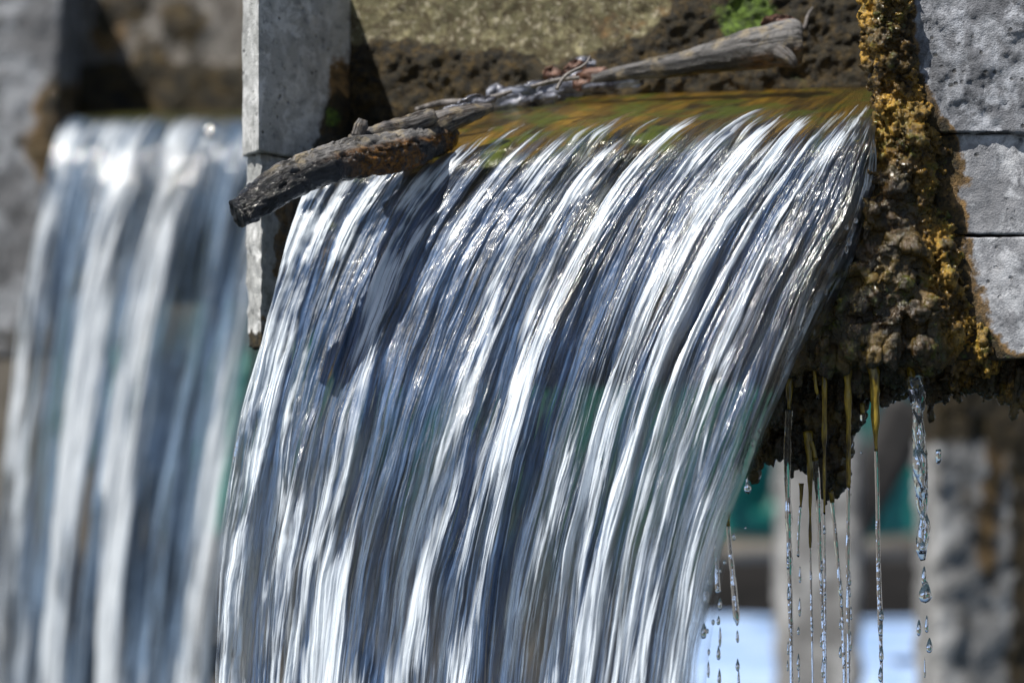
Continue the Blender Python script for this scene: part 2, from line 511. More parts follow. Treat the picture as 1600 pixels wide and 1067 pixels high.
tag(o, 'narrow pale blurred concrete pillar behind the thin water threads', 'pillar', 'concrete pillars behind the falls')
# slanting dark strut between the pillars
F = [W(1395, 610, 14), W(1470, 650, 14), W(1330, 880, 14), W(1300, 830, 14)]
o = hexa('timber_brace', F, [p + np.array([0, .2, 0]) for p in F], .06, M['dark'], None, .02)
tag(o, 'dark slanting timber brace blurred between two concrete pillars', 'brace')
F = [W(1130, 850, 16), W(1420, 842, 16), W(1420, 868, 16), W(1130, 876, 16)]
o = hexa('steel_rail', F, [p + np.array([0, .1, 0]) for p in F], .06, M['far_stone'], None, .01)
tag(o, 'pale horizontal rail blurred above the dark fence', 'rail')

# ------------------------------------------------------------------ water sheets
NEAR_S = [0, .12, .25, .5, .7, .85, 1]
NEAR = [
    [(1392, 128), (1384, 150), (1376, 175), (1366, 205), (1354, 255), (1335, 330), (1290, 425), (1222, 570), (1150, 755), (1098, 940), (1050, 1300)],
    [(1372, 131), (1352, 150), (1330, 176), (1300, 212), (1258, 275), (1215, 350), (1165, 450), (1100, 595), (1045, 765), (1002, 950), (960, 1300)],
    [(1350, 132), (1315, 149), (1280, 174), (1240, 212), (1190, 280), (1138, 360), (1090, 460), (1033, 600), (983, 770), (942, 955), (900, 1300)],
    [(1270, 133), (1215, 149), (1155, 170), (1090, 205), (1022, 275), (965, 365), (915, 470), (865, 610), (820, 780), (785, 960), (752, 1300)],
    [(1110, 139), (1040, 155), (970, 178), (905, 218), (840, 290), (780, 380), (725, 490), (670, 625), (622, 785), (585, 960), (555, 1300)],
    [(890, 150), (830, 168), (770, 193), (710, 235), (650, 305), (595, 395), (550, 500), (508, 630), (473, 790), (447, 960), (425, 1300)],
    [(620, 186), (580, 205), (540, 232), (500, 262), (468, 315), (437, 410), (408, 525), (371, 665), (347, 820), (333, 980), (322, 1300)],
]
NEAR_OFF = [.43, .27, .12, 0, -.03, -.06, -.10, -.15, -.20, -.24, -.30]
FAR_S = [0, .5, 1]
FAR = [
    [(530, 172), (512, 180), (490, 200), (470, 262), (440, 355), (412, 470), (385, 600), (352, 800), (325, 1000), (300, 1300)],
    [(335, 173), (312, 182), (286, 202), (262, 265), (236, 360), (210, 480), (186, 610), (160, 800), (140, 1000), (120, 1300)],
    [(140, 174), (118, 182), (94, 202), (70, 262), (44, 360), (22, 480), (8, 605), (-12, 800), (-25, 1000), (-40, 1300)],
]
FAR_OFF = [.45, .25, .06, -.04, -.10, -.16, -.22, -.30, -.36, -.45]


def sheet_base(S, K, off, D0, D1, ns, nt, t0=0.0, t1=1.0):
    K = np.array(K, float); kk = K.shape[1]
    s = np.linspace(0, 1, ns)
    tk = t0 * (kk - 1) + np.linspace(0, 1, nt) * (kk - 1) * (t1 - t0)
    A = spline(np.arange(kk), K.transpose(1, 0, 2), tk)          # nt, nkeys, 2
    A = spline(S, A.transpose(1, 0, 2), s)                       # ns, nt, 2
    A = A.transpose(1, 0, 2)
    O = spline(np.arange(kk), np.array(off)[:, None], tk)[:, 0]
    D = D0 + (D1 - D0) * s[None, :] + O[:, None] + .20 * (1 - s[None, :]) * (np.clip(1 - tk / 1.6, 0, 1) ** 1.3)[:, None]
    return W(A[..., 0], A[..., 1], D), s, tk


def waterfall(name, S, K, off, D0, D1, ns, nt, crest, mat, sc=1.0, seed=0, back=0.0, bands=(), width=1.0, inner=False, parent=None, lob=9.0, shift=None):
    P, s, tk = sheet_base(S, K, off, D0, D1, ns, nt)
    kk = len(off) - 1
    seg = np.linalg.norm(np.diff(P, axis=0), axis=-1).mean(1)
    T = np.concatenate([[0], np.cumsum(seg)]); Tc = np.interp(crest, tk, T)
    U = (s * width)[None, :] + 0 * T[:, None]; T2 = T[:, None] + 0 * U
    F = T2 - Tc                                                   # metres past the crest
    N = gnormals(P)
    if N[nt // 2, ns // 2, 1] > 0: N = -N
    f = 1 / sc
    q = sm(-.05, .5, F)
    Uw = U + (.045 * (fb2(U * 4 * f, T2 * 1.3 * f, seed + 1) - .5) + .015 * (fb2(U * 22 * f, T2 * 3.2 * f, seed + 2) - .5)) * q
    Uw = Uw + .004 * (fb2(U * 50 * f, T2 * 16 * f, seed + 3) - .5)
    Uw = Uw + width * (.045 * (fb2(U * 3.1 / width, 0 * U + 2.2, seed + 21, 2) - .5))
    ct = lambda v, g: np.clip((v - .5) * g + .5, 0, 1)
    big = .55 * ct(fb2(Uw * lob * f, T2 * .55 * f, seed + 4, 2), 2.2) + .45 * ct(fb2(Uw * lob * 2.3 * f, T2 * .9 * f, seed + 14, 2), 2.4)
    mid = ct(fb2(Uw * 34 * f, T2 * 1.5 * f, seed + 5, 3), 1.9)
    fine = ct(fb2(Uw * 120 * f, T2 * 3.6 * f, seed + 6, 3, .6), 1.9)
    spk = ct(fb2(Uw * 75 * f, T2 * 26 * f, seed + 7, 3, .6), 2.2)
    blob = ct(fb2(Uw * 26 * f, T2 * 7 * f, seed + 8, 3, .6), 2.0)
    skew = ct(fb2((Uw + .16 * F) * 30 * f, T2 * 1.3 * f, seed + 33, 3), 2.2); skew2 = ct(fb2((Uw - .10 * F) * 60 * f, T2 * 2 * f, seed + 34, 3), 2.2)
    cloud = ct(fb2(Uw * 7 * f, T2 * 2.4 * f, seed + 35, 3), 2.2)
    # onset of white water past the crest, ragged between the strands
    on = sm(-.06, .13, F + .14 * (mid - .5) + .09 * (big - .5) + .12 * (fine - .5) + .08 * (skew2 - .5) + (shift(U) if shift is not None else 0))
    turb = np.exp(-((F - .12) / .12) ** 2)
    foam = .50 * (big - .5) + .34 * (mid - .5) + .36 * (skew - .5) + .38 * (skew2 - .5) + .34 * (fine - .5) + .30 * turb * (spk - .4) + .34 * (blob - .5) * sm(.0, .2, F) + .40
    dark = 0
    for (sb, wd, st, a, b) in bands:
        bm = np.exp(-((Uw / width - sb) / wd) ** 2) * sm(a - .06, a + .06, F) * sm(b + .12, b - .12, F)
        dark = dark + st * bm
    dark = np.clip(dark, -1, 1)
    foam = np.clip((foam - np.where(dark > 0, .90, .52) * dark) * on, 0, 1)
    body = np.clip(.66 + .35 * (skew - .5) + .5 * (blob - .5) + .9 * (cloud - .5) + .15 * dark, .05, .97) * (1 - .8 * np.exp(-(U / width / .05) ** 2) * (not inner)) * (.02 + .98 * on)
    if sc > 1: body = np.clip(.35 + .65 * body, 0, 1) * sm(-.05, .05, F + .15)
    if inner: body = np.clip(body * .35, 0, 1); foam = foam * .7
    else: foam = foam * (1 - .85 * np.exp(-(U / width / .035) ** 2) * sm(.45, .2, F))
    hairm = .15 + .9 * sm(.38, .62, fb2(Uw * 10 * f, T2 * 1.6 * f, seed + 41, 3))
    if not inner and sc == 1: foam = foam + on * .13 * sm(.5, .62, U / width)
    left = sm(.80, .92, U / width) if not inner else 0 * U
    foam = foam + on * (.40 * left + .30 * turb) * (ct(fb2(Uw * 40 * f, T2 * 13 * f, seed + 42, 4, .6), 2.4) - .5)
    film = (1 - on) * sm(-.32, -.02, F) * (.25 + .75 * sm(.45, .05, U / width)) * (not inner)
    foam = foam + film * .75 * sm(.52, .72, .5 * fine + .5 * skew2)
    foam = np.clip(foam, 0, 1); hairm = hairm * (1 - .6 * left)
    e0 = np.minimum(U, width * 1.0 - U) + .012 * (fb2(0 * U, T2 * 9 * f, seed + 43, 3) - .5)
    strand = ct(fb2(Uw * 220 * f, T2 * 2.2 * f, seed + 44, 2), 1.8)
    solid = 1 - sm(.10, .35, F) * sm(.050 * sc, .005, e0 - .05 * sc * (strand - .5)) * sm(.66, .52, strand)
    solid = solid * (1 - sm(.35, .8, F) * sm(.30, .22, fb2(Uw * 60 * f, T2 * 1.4 * f, seed + 45, 3)))
    # relief
    h = sc * (q * (.044 * (big - .5) + .020 * (mid - .5)) + on * (.0060 * (fine - .5) + .0022 * (spk - .5) * (turb + .25) + .004 * (blob - .5))
              + .004 * (mid - .5) + .0012 * (spk - .5) * (1 - on))
    h = h - sc * q * .016 * np.clip(dark, 0, 1) - back * sm(-.02, .12, F)
    # edges roll backwards so that the fall has a body, not a cut sheet
    e = np.minimum(s, 1 - s)[None, :] * width
    roll = np.clip(1 - e / (.022 * sc), 0, 1)
    h = h - sc * .035 * (1 - np.sqrt(np.clip(1 - roll ** 2, 0, 1))) * q
    P = P + N * h[..., None]
    # wavering outline
    dx = np.gradient(P, axis=1); dx /= np.linalg.norm(dx, axis=-1, keepdims=True) + 1e-9
    wob = (fb2(0 * U + .3, T2 * 5 * f, seed + 9, 3) - .5) * .02 * sc * q
    P = P + dx * (wob * np.exp(-e / (.05 * sc)))[..., None]
    att = np.stack([foam, body, .34 + .66 * on], -1).reshape(-1, 3)
    return mesh_np(name, P.reshape(-1, 3), gridfaces(nt, ns), mat, parent, True, {"Mask": att, "Film": np.stack([solid, hairm, 0 * solid], -1).reshape(-1, 3)},
                   np.stack([Uw, T2], -1).reshape(-1, 2))


def ico(sub=2):
    bm = bmesh.new(); bmesh.ops.create_icosphere(bm, subdivisions=sub, radius=1)
    v = np.array([w.co[:] for w in bm.verts]); f = np.array([[q.index for q in p.verts] for p in bm.faces]); bm.free(); return v, f
ICO0 = ico(4)
t = NT('glint_mirror'); M['bead'] = t.done(t.bsdf((.9, .9, .9), .12, None, Metallic=1.0, Specular_IOR_Level=1.0, Coat_Weight=1.0, Coat_Roughness=.12))  # metal mirror for the ball added to make a sun glint
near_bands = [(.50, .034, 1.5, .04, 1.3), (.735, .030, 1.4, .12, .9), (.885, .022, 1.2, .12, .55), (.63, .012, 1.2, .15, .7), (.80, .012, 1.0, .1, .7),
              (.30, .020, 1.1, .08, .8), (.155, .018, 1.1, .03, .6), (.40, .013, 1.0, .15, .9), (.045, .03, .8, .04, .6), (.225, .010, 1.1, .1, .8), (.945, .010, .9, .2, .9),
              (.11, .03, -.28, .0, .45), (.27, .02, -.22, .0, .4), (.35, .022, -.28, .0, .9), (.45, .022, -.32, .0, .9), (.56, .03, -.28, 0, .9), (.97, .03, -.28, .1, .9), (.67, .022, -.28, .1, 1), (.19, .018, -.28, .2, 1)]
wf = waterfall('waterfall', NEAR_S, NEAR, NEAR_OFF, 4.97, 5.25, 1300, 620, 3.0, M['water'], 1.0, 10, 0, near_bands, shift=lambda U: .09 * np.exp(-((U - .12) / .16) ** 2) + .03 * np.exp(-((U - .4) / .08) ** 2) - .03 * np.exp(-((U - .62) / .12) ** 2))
gd = np.random.default_rng(12)
for k in range(26):                     # drops flung off the right and left edge of the fall
    y = gd.uniform(330, 1060); ex = np.interp(y, [255, 330, 425, 570, 755, 940, 1300], [1354, 1335, 1290, 1222, 1150, 1098, 1050]); r_ = gd.uniform(1.2, 2.8)
    V, Fc = ico(2)
    mesh_np('droplet', V * np.array([r_, r_, r_ * gd.uniform(1.2, 3)]) / 1000 + W(ex + gd.uniform(-6, 30) * gd.uniform(.3, 1), y, 4.8 + gd.uniform(-.05, .05)), Fc, M['drip'], wf)
tag(wf, 'large sharp sheet of white and blue streaked water pouring over the mossy sill', 'waterfall')
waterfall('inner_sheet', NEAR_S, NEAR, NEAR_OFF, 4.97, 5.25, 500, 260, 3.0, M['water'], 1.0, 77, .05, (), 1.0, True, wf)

far_bands = [(.81, .05, .9, .1, 1.3), (.56, .035, .9, .1, 2), (.30, .05, .8, .1, 1.5), (.19, .03, .8, .12, 2), (.94, .05, -.7, .0, 2), (.67, .05, -.35, .0, 2), (.43, .05, -.35, 0, 2), (.08, .05, -.35, 0, 2), (.75, .03, 1, .9, 3), (.5, .02, 1, 1.1, 3)]
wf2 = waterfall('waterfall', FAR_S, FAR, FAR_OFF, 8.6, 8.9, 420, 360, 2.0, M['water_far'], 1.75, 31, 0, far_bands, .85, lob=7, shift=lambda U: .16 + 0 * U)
mesh_np('glint_bead', ICO0[0] * .020 + W(330, 208, 8.4), ICO0[1], M['bead'], wf2)  # mirror ball added at the crest only to throw a sun glint
tag(wf2, 'blurred second waterfall at left behind the concrete pier', 'waterfall')


def channel(name, S, K, off, D0, D1, crest, drop, bottom_px, mat, th=.03, Sx=(0, 1)):
    """channel floor under the water with a rounded lip and a front face going down"""
    P, s, tk = sheet_base(S, K, off, D0, D1, 150, 90, 0, crest / (len(off) - 1))
    lo = P.copy(); lo[..., 2] -= th * (.12 + .88 * np.linspace(0, 1, len(tk)) ** 1.5)[:, None]
    seg = np.linalg.norm(np.diff(P, axis=0), axis=-1).mean(1); T = np.concatenate([[0], np.cumsum(seg)])
    rel = -.008 * fb2(s[None] * 30 + 0 * T[:, None], T[:, None] * 30 + 0 * s[None], 5, 3) * np.linspace(.1, 1, len(tk))[:, None]
    lo[..., 2] += rel
    last = lo[-1]
    rows = []
    for k in range(1, 40):
        v = k / 39
        r = last.copy(); r[:, 1] += .05 * v ** .5 + .03; r[:, 0] += .02 * v
        zb = (533.5 - bottom_px) / 5000 * r[:, 1]
        r[:, 2] = last[:, 2] * (1 - v) + zb * v - .012
        r[:, 1] += .03 * (fb2(s * 25, 0 * s + v * 18, 8, 3) - .5)
        rows.append(r)
    br = [rows[-1] + np.array([0, d, 0]) for d in (.2, .5)]
    top0 = lo[0] + np.array([0, .3, 0])
    A = np.concatenate([top0[None], lo, np.array(rows), np.array(br)])
    u = np.broadcast_to(s[None], A.shape[:2]); vv = np.arange(len(A))[:, None] * .01 + 0 * u
    return mesh_np(name, A.reshape(-1, 3), gridfaces(*A.shape[:2]), mat, None, True, None, np.stack([u, vv], -1).reshape(-1, 2))


tag(channel('channel_sill', NEAR_S, NEAR, NEAR_OFF, 4.97, 5.25, 3.0, 0, 600, M['algae']),
    'brown and green algae covered sill under the clear water of the near fall', 'sill', 'sills')
tag(channel('channel_sill', FAR_S, FAR, FAR_OFF, 8.6, 8.9, 2.0, 0, 470, M['algae_dark'], .05),
    'dark algae covered sill under the blurred left waterfall', 'sill', 'sills')

# ------------------------------------------------------------------ back beam of the near bay
def curve(pts, y):
    a = np.array(pts, float); return np.interp(y, a[:, 0], a[:, 1])

def beam_paint(co):
    px, py = PX(co); 
    n = fb3(co, 14, 3, 4)
    base = curve([(535, 200), (1375, 128), (1500, 120)], px)
    hgt = base - py                                       # pixels above the water
    top = curve([(500, 128), (600, 120), (720, 112), (850, 78), (960, 88), (1010, 110), (1060, 150), (1400, 170)], px)
    m = sm(-25, 30, top - hgt + 55 * (n - .5))
    m = np.maximum(m, sm(1020, 1075, px + 120 * (n - .5)))
    g = np.exp(-((px - 1170) / 38) ** 2 - ((py - 28) / 32) ** 2) * 1.5 + .12 * sm(40, 10, hgt)
    r = np.exp(-((px - 515) / 20) ** 2 - ((py - 150) / 60) ** 2) + .9 * np.exp(-((px - 1090) / 60) ** 2 - ((py - 20) / 20) ** 2) + .4 * np.exp(-((px - 960) / 50) ** 2 - ((py - 45) / 30) ** 2)
    return np.stack([m * 1.1 - g * .6, g, r], 1).clip(0, 1)

def beam_relief(co):
    p = beam_paint(co)
    m = np.clip(p[:, 0] + p[:, 1], 0, 1)
    return m * (.030 * (fb3(co, 28, 5, 3) - .35) + .012 * (fb3(co, 95, 6, 2) - .5)) + (1 - m) * .006 * (fb3(co, 45, 8, 3) - .5)

F = [W(500, -60, 5.74), W(1450, -60, 5.58), W(1450, 165, 5.58), W(500, 240, 5.74)]
B = [p + np.array([.05, .16, 0]) for p in F]
o = hexa('concrete_beam', F, B, .0045, M['beam'], None, .003, beam_relief, beam_paint)
tag(o, 'lichen stained concrete beam with dark brown moss along its foot above the near fall', 'beam')

# left pier of the near bay
def pier_paint(co):
    px, py = PX(co); n = fb3(co, 25, 31, 3)
    r = sm(495, 530, px + 22 * (n - .5) - .12 * (py - 100)) * sm(60, 130, py)
    lower = sm(425, 441, px + 18 * (n - .5)) * sm(300, 330, py) * .9 + sm(470, 500, py + 40 * (n - .5)) * sm(400, 425, px) * .7
    m = .75 * sm(480, 520, px + 40 * (n - .5) + .35 * (py - 190)) * sm(110, 190, py) * (py < 330)
    g = .7 * np.exp(-((px - 520) / 12) ** 2 - ((py - 185) / 18) ** 2)
    m2 = .8 * sm(445, 462, px + 20 * (n - .5)) * (py > 300) + .7 * sm(505, 535, py + 20 * (n - .5))
    return np.stack([np.maximum(m, m2), g, np.clip(r * .8 + lower, 0, 1)], 1)
pier = empty('concrete_pier', (0, 0, 0))
tag(pier, 'pale grey concrete pier between the two waterfalls, stained orange lower down', 'pier', 'concrete piers')
def wedge(name, pl, pe, pr, y0, y1, depth, mat, **k):
    """block whose vertical arris pe faces the camera: narrow face pl-pe and wide face pe-pr"""
    (xl, dl), (xe, de), (xr, dr) = pl, pe, pr
    F = [W(xe, y0, de), W(xr, y0, dr), W(xr, y1, dr), W(xe, y1, de)]
    F = [np.array([p[0], p[1], q]) for p, q in zip(F, [W(0, y0, de)[2]] * 2 + [W(0, y1, de)[2]] * 2)]
    Bx = [W(xl, y0, dl), W(xr + 15, y0, dr + depth), W(xr + 15, y1, dr + depth), W(xl, y1, dl)]
    Bx = [np.array([p[0], p[1], q]) for p, q in zip(Bx, [F[0][2]] * 2 + [F[2][2]] * 2)]
    return hexa(name, F, Bx, .0045, mat, **k)
def pier_relief(co): return .004 * (fb3(co, 22, 61, 5, .65) - .5)
wedge('upper_block', (379, 5.42), (404, 5.26), (545, 5.72), -52, 236, .1, M['concrete'], parent=pier, jit=.0012, paint=pier_paint, relief=pier_relief)
wedge('lower_block', (387, 5.43), (408, 5.30), (545, 5.74), 240, 543, .1, M['concrete'], parent=pier, jit=.006, paint=pier_paint, relief=pier_relief)

# ------------------------------------------------------------------ right pier
def rp_paint(co):
    px, py = PX(co); n = fb3(co, 22, 41, 4, .6)
    lim = curve([(-60, 1430), (60, 1436), (130, 1448), (180, 1470), (215, 1500), (300, 1500), (360, 1510), (450, 1530), (520, 1548), (560, 1580)], py)
    d = lim - px + 40 * (n - .5)
    m = sm(-12, 16, d); r = sm(-22, 6, d + 30 * (fb3(co, 60, 44, 3) - .5)) * .6 * sm(200, 260, py)
    m = np.maximum(m, sm(545, 562, py + 20 * (n - .5)))
    return np.stack([m * .5, m * .15 * (n > .5), np.maximum(r, m * .8)], 1)
rp = empty('concrete_pier', (0, 0, 0))
tag(rp, 'bluish grey block built pier at the right edge beside the moss', 'pier', 'concrete piers')
def rblock(name, x0, x1, y0, y1, D, mat, jit, rel, bot=None):
    F = [W(x0, y0, D - .01), W(x1, y0, D - .04), W(x1, y1, D - .04), W(x0, y1, D - .01)]
    B = [p + np.array([.02, .25, 0]) for p in F]
    return hexa(name, F, B, .004, mat, rp, jit, rel, rp_paint)
rblock('rendered_face', 1405, 1700, -60, 207, 4.992, M['render'], .004, lambda co: .020 * (fb3(co, 14, 71, 2) - .5) + .012 * (fb3(co, 60, 72, 3, .65) - .5))
rblock('stone_block', 1462, 1700, 211, 366, 5.0, M['block'], .003, lambda co: .005 * (fb3(co, 30, 73, 3) - .5))
rblock('stone_block', 1470, 1700, 371, 562, 5.0, M['block'], .003, lambda co: .005 * (fb3(co, 30, 74, 3) - .5))

# ------------------------------------------------------------------ moss masses
def inside(poly, x, y):
    p = np.array(poly, float); r = np.zeros(len(x), bool); j = len(p) - 1
    for i in range(len(p)):
        c = ((p[i, 1] > y) != (p[j, 1] > y)) & (x < (p[j, 0] - p[i, 0]) * (y - p[i, 1]) / (p[j, 1] - p[i, 1] + 1e-9) + p[i, 0])
        r ^= c; j = i
    return r

def ico(sub=2):
    bm = bmesh.new(); bmesh.ops.create_icosphere(bm, subdivisions=sub, radius=1)
    v = np.array([w.co[:] for w in bm.verts]); f = np.array([[q.index for q in p.verts] for p in bm.faces]); bm.free(); return v, f
ICO = ico(2)

def clump(name, polys, mat, paint, voxel=.004, seed=1, amp=(.012, .006, .003), parent=None, drippy=None, chains=()):
    """polys: list of (polygon, depth function, count, radius range in metres, squash)"""
    r = np.random.default_rng(seed); cos = []; fs = []; off = 0
    V, Fc = ICO
    for poly, dfun, cnt, (r0, r1), sq in polys:
        p = np.array(poly, float); lo = p.min(0); hi = p.max(0); k = 0
        while k < cnt:
            x = r.uniform(lo[0], hi[0], 400); y = r.uniform(lo[1], hi[1], 400)
            ok = inside(poly, x, y)
            for a, b in zip(x[ok], y[ok]):
                if k >= cnt: break
                R = r.uniform(r0, r1); c = W(a, b, dfun(a, b) + r.normal() * .012)
                cos.append(c + V * R * np.array([1, 1, sq])); fs.append(Fc + off); off += len(V); k += 1
    for (poly, D, cnt, (l0, l1), (r0, r1)) in chains:         # slimy hanging folds
        p = np.array(poly, float); lo = p.min(0); hi = p.max(0); k = 0
        while k < cnt:
            x = r.uniform(lo[0], hi[0]); y = r.uniform(lo[1], hi[1])
            if not inside(poly, np.array([x]), np.array([y]))[0]: continue
            k += 1; Ln = r.uniform(l0, l1); R = r.uniform(r0, r1); d = D + r.normal() * .012; q = 0; dx = r.uniform(-.25, .25)
            while q < Ln:
                rr = R * (1 - .75 * q / Ln) * r.uniform(.85, 1.15)
                cos.append(W(x + dx * q + r.normal() * 1.2, y + q, d) + V * rr); fs.append(Fc + off); off += len(V); q += max(rr * 700, 1.5)
    me = bpy.data.meshes.new("t"); me.from_pydata(np.concatenate(cos).tolist(), [], np.concatenate(fs).tolist())
    ob = bpy.data.objects.new("t", me); SC.collection.objects.link(ob)
    md = ob.modifiers.new("r", 'REMESH'); md.mode = 'VOXEL'; md.voxel_size = voxel
    dg = bpy.context.evaluated_depsgraph_get(); ev = ob.evaluated_get(dg); m2 = ev.to_mesh()
    co = np.empty(len(m2.vertices) * 3, np.float32); m2.vertices.foreach_get("co", co); co = co.reshape(-1, 3).astype(float)
    ls = np.empty(len(m2.loops), np.int32); m2.loops.foreach_get("vertex_index", ls)
    fq = ls.reshape(-1, 4)
    ev.to_mesh_clear(); bpy.data.objects.remove(ob); bpy.data.meshes.remove(me)
    for a, fr, s in zip(amp, (34, 85, 190), (1, 2, 3)):
        N = vnormals(co, fq)
        vs = np.where(sm(-.0, .05, co[:, 2])[:, None] > .5, 1.0, np.array([1, 1, .45])[None])
        k = (np.where(drippy(co), 1.7, 1.0) if drippy else 1) if s == 1 else np.where(drippy(co), .42, 1.0) if drippy else 1
        co = co + N * (k * a * 2 * (fb3(co * vs, fr, seed + s, 2) - .5))[:, None]
    return mesh_np(name, co, fq, mat, parent, True, {"Mask": paint(co)})

L_EDGE = [(-60, 1362), (0, 1360), (60, 1362), (130, 1376), (200, 1380), (260, 1372), (340, 1360), (380, 1330), (430, 1292), (480, 1265), (540, 1245), (570, 1240)]
R_EDGE = [(-60, 1415), (0, 1418), (60, 1422), (130, 1436), (180, 1460), (220, 1485), (300, 1480), (360, 1490), (450, 1505), (520, 1525), (560, 1545)]
crust = [(x, y) for y, x in L_EDGE] + [(x, y) for y, x in R_EDGE[::-1]]
def d_crust(x, y):
    lo = np.interp(y, *np.array(L_EDGE).T); hi = np.interp(y, *np.array(R_EDGE).T)
    u = (x - lo) / (hi - lo + 1e-6)
    return 5.03 - .05 * np.sin(np.pi * np.clip(u, 0, 1)) - .02 * (y > 380)
def crust_paint(co):
    px, py = PX(co); n = fb3(co, 20, 91, 4, .6)
    hi = np.interp(py, *np.array(R_EDGE).T); lo = np.interp(py, *np.array(L_EDGE).T)
    gold = sm(330, 200, py + 60 * (n - .5)) * (.55 + .5 * sm(26, 0, px - lo))
    gold = np.maximum(gold, sm(95, 15, hi - px + 60 * (n - .5)) * sm(150, 400, py))
    gold *= .15 + 1.0 * sm(.42, .60, n)
    gr = sm(.5, .6, fb3(co, 12, 92, 2))
    wet = sm(230, 300, py) * sm(30, 80, hi - px + 50 * (n - .5)) * .8 * sm(.66, .5, n)
    return np.stack([gold, gr * .35, wet], 1).clip(0, 1)
o = clump('moss_crust', [(crust, d_crust, 1500, (.007, .019), 1.3),
                         ([(1240, 520), (1545, 540), (1560, 572), (1430, 582), (1230, 575)], lambda x, y: 5.02, 160, (.010, .02), 1.2)],
          M['moss'], crust_paint, .0026, 5, (.011, .013, .009), drippy=lambda c: (PX(c)[1] > 290) & (PX(c)[0] < np.interp(PX(c)[1], *np.array(R_EDGE).T) - 50),
          chains=[([(1365, 290), (1460, 290), (1480, 520), (1250, 530), (1300, 400)], 4.985, 150, (25, 75), (.007, .014)), ([(1235, 540), (1540, 550), (1540, 575), (1235, 570)], 5.0, 60, (15, 60), (.005, .010))])
tag(o, 'knobbly golden and wet brown moss crust between the fall and the right pier', 'moss', kind='stuff')

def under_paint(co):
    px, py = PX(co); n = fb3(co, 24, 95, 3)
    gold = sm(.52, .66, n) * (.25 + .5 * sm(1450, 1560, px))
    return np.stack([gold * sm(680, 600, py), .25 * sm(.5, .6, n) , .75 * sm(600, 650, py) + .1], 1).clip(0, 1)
under = [(1225, 560), (1350, 556), (1352, 610), (1346, 650), (1322, 668), (1318, 700), (1326, 735), (1308, 765), (1290, 765), (1272, 740), (1262, 752), (1240, 722),
         (1218, 700), (1190, 716), (1168, 735), (1160, 720), (1185, 650)]
strip = [(1340, 552), (1700, 560), (1700, 632), (1660, 600), (1640, 622), (1595, 640), (1580, 615), (1545, 610), (1520, 602), (1478, 612), (1462, 630), (1448, 620), (1430, 600), (1400, 612), (1375, 625), (1350, 618)]
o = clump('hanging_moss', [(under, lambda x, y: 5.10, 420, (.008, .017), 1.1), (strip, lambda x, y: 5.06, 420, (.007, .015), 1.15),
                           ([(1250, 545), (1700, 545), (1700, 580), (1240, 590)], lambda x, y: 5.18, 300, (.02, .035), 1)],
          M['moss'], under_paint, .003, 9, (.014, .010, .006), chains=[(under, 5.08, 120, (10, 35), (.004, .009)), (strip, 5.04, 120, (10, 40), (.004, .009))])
tag(o, 'black ragged moss and roots hanging under the sill at right', 'moss', kind='stuff')

# ledge that carries the moss (underside of the flume at right)
F = [W(1250, 330, 5.14), W(1700, 330, 5.14), W(1700, 585, 5.14), W(1250, 572, 5.14)]
o = hexa('flume_ledge', F, [p + np.array([0, .5, 0]) for p in F], .012, M['beam'], None, .006, None, lambda co: np.stack([np.ones(len(co)), np.zeros(len(co)), np.zeros(len(co))], 1))
tag(o, 'dark moss covered concrete ledge under the right pier', 'ledge')
# channel side wall behind the crust (upper right corner, dark)
F = [W(1385, -60, 5.08), W(1430, -60, 5.10), W(1430, 360, 5.10), W(1385, 360, 5.08)]
o = hexa('channel_wall', F, [p + np.array([.03, .5, 0]) for p in F], .01, M['beam'], None, .006, None, lambda co: np.stack([np.ones(len(co)), .2 + np.zeros(len(co)), np.zeros(len(co))], 1))
tag(o, 'dark mossy side wall of the channel behind the moss crust', 'wall')

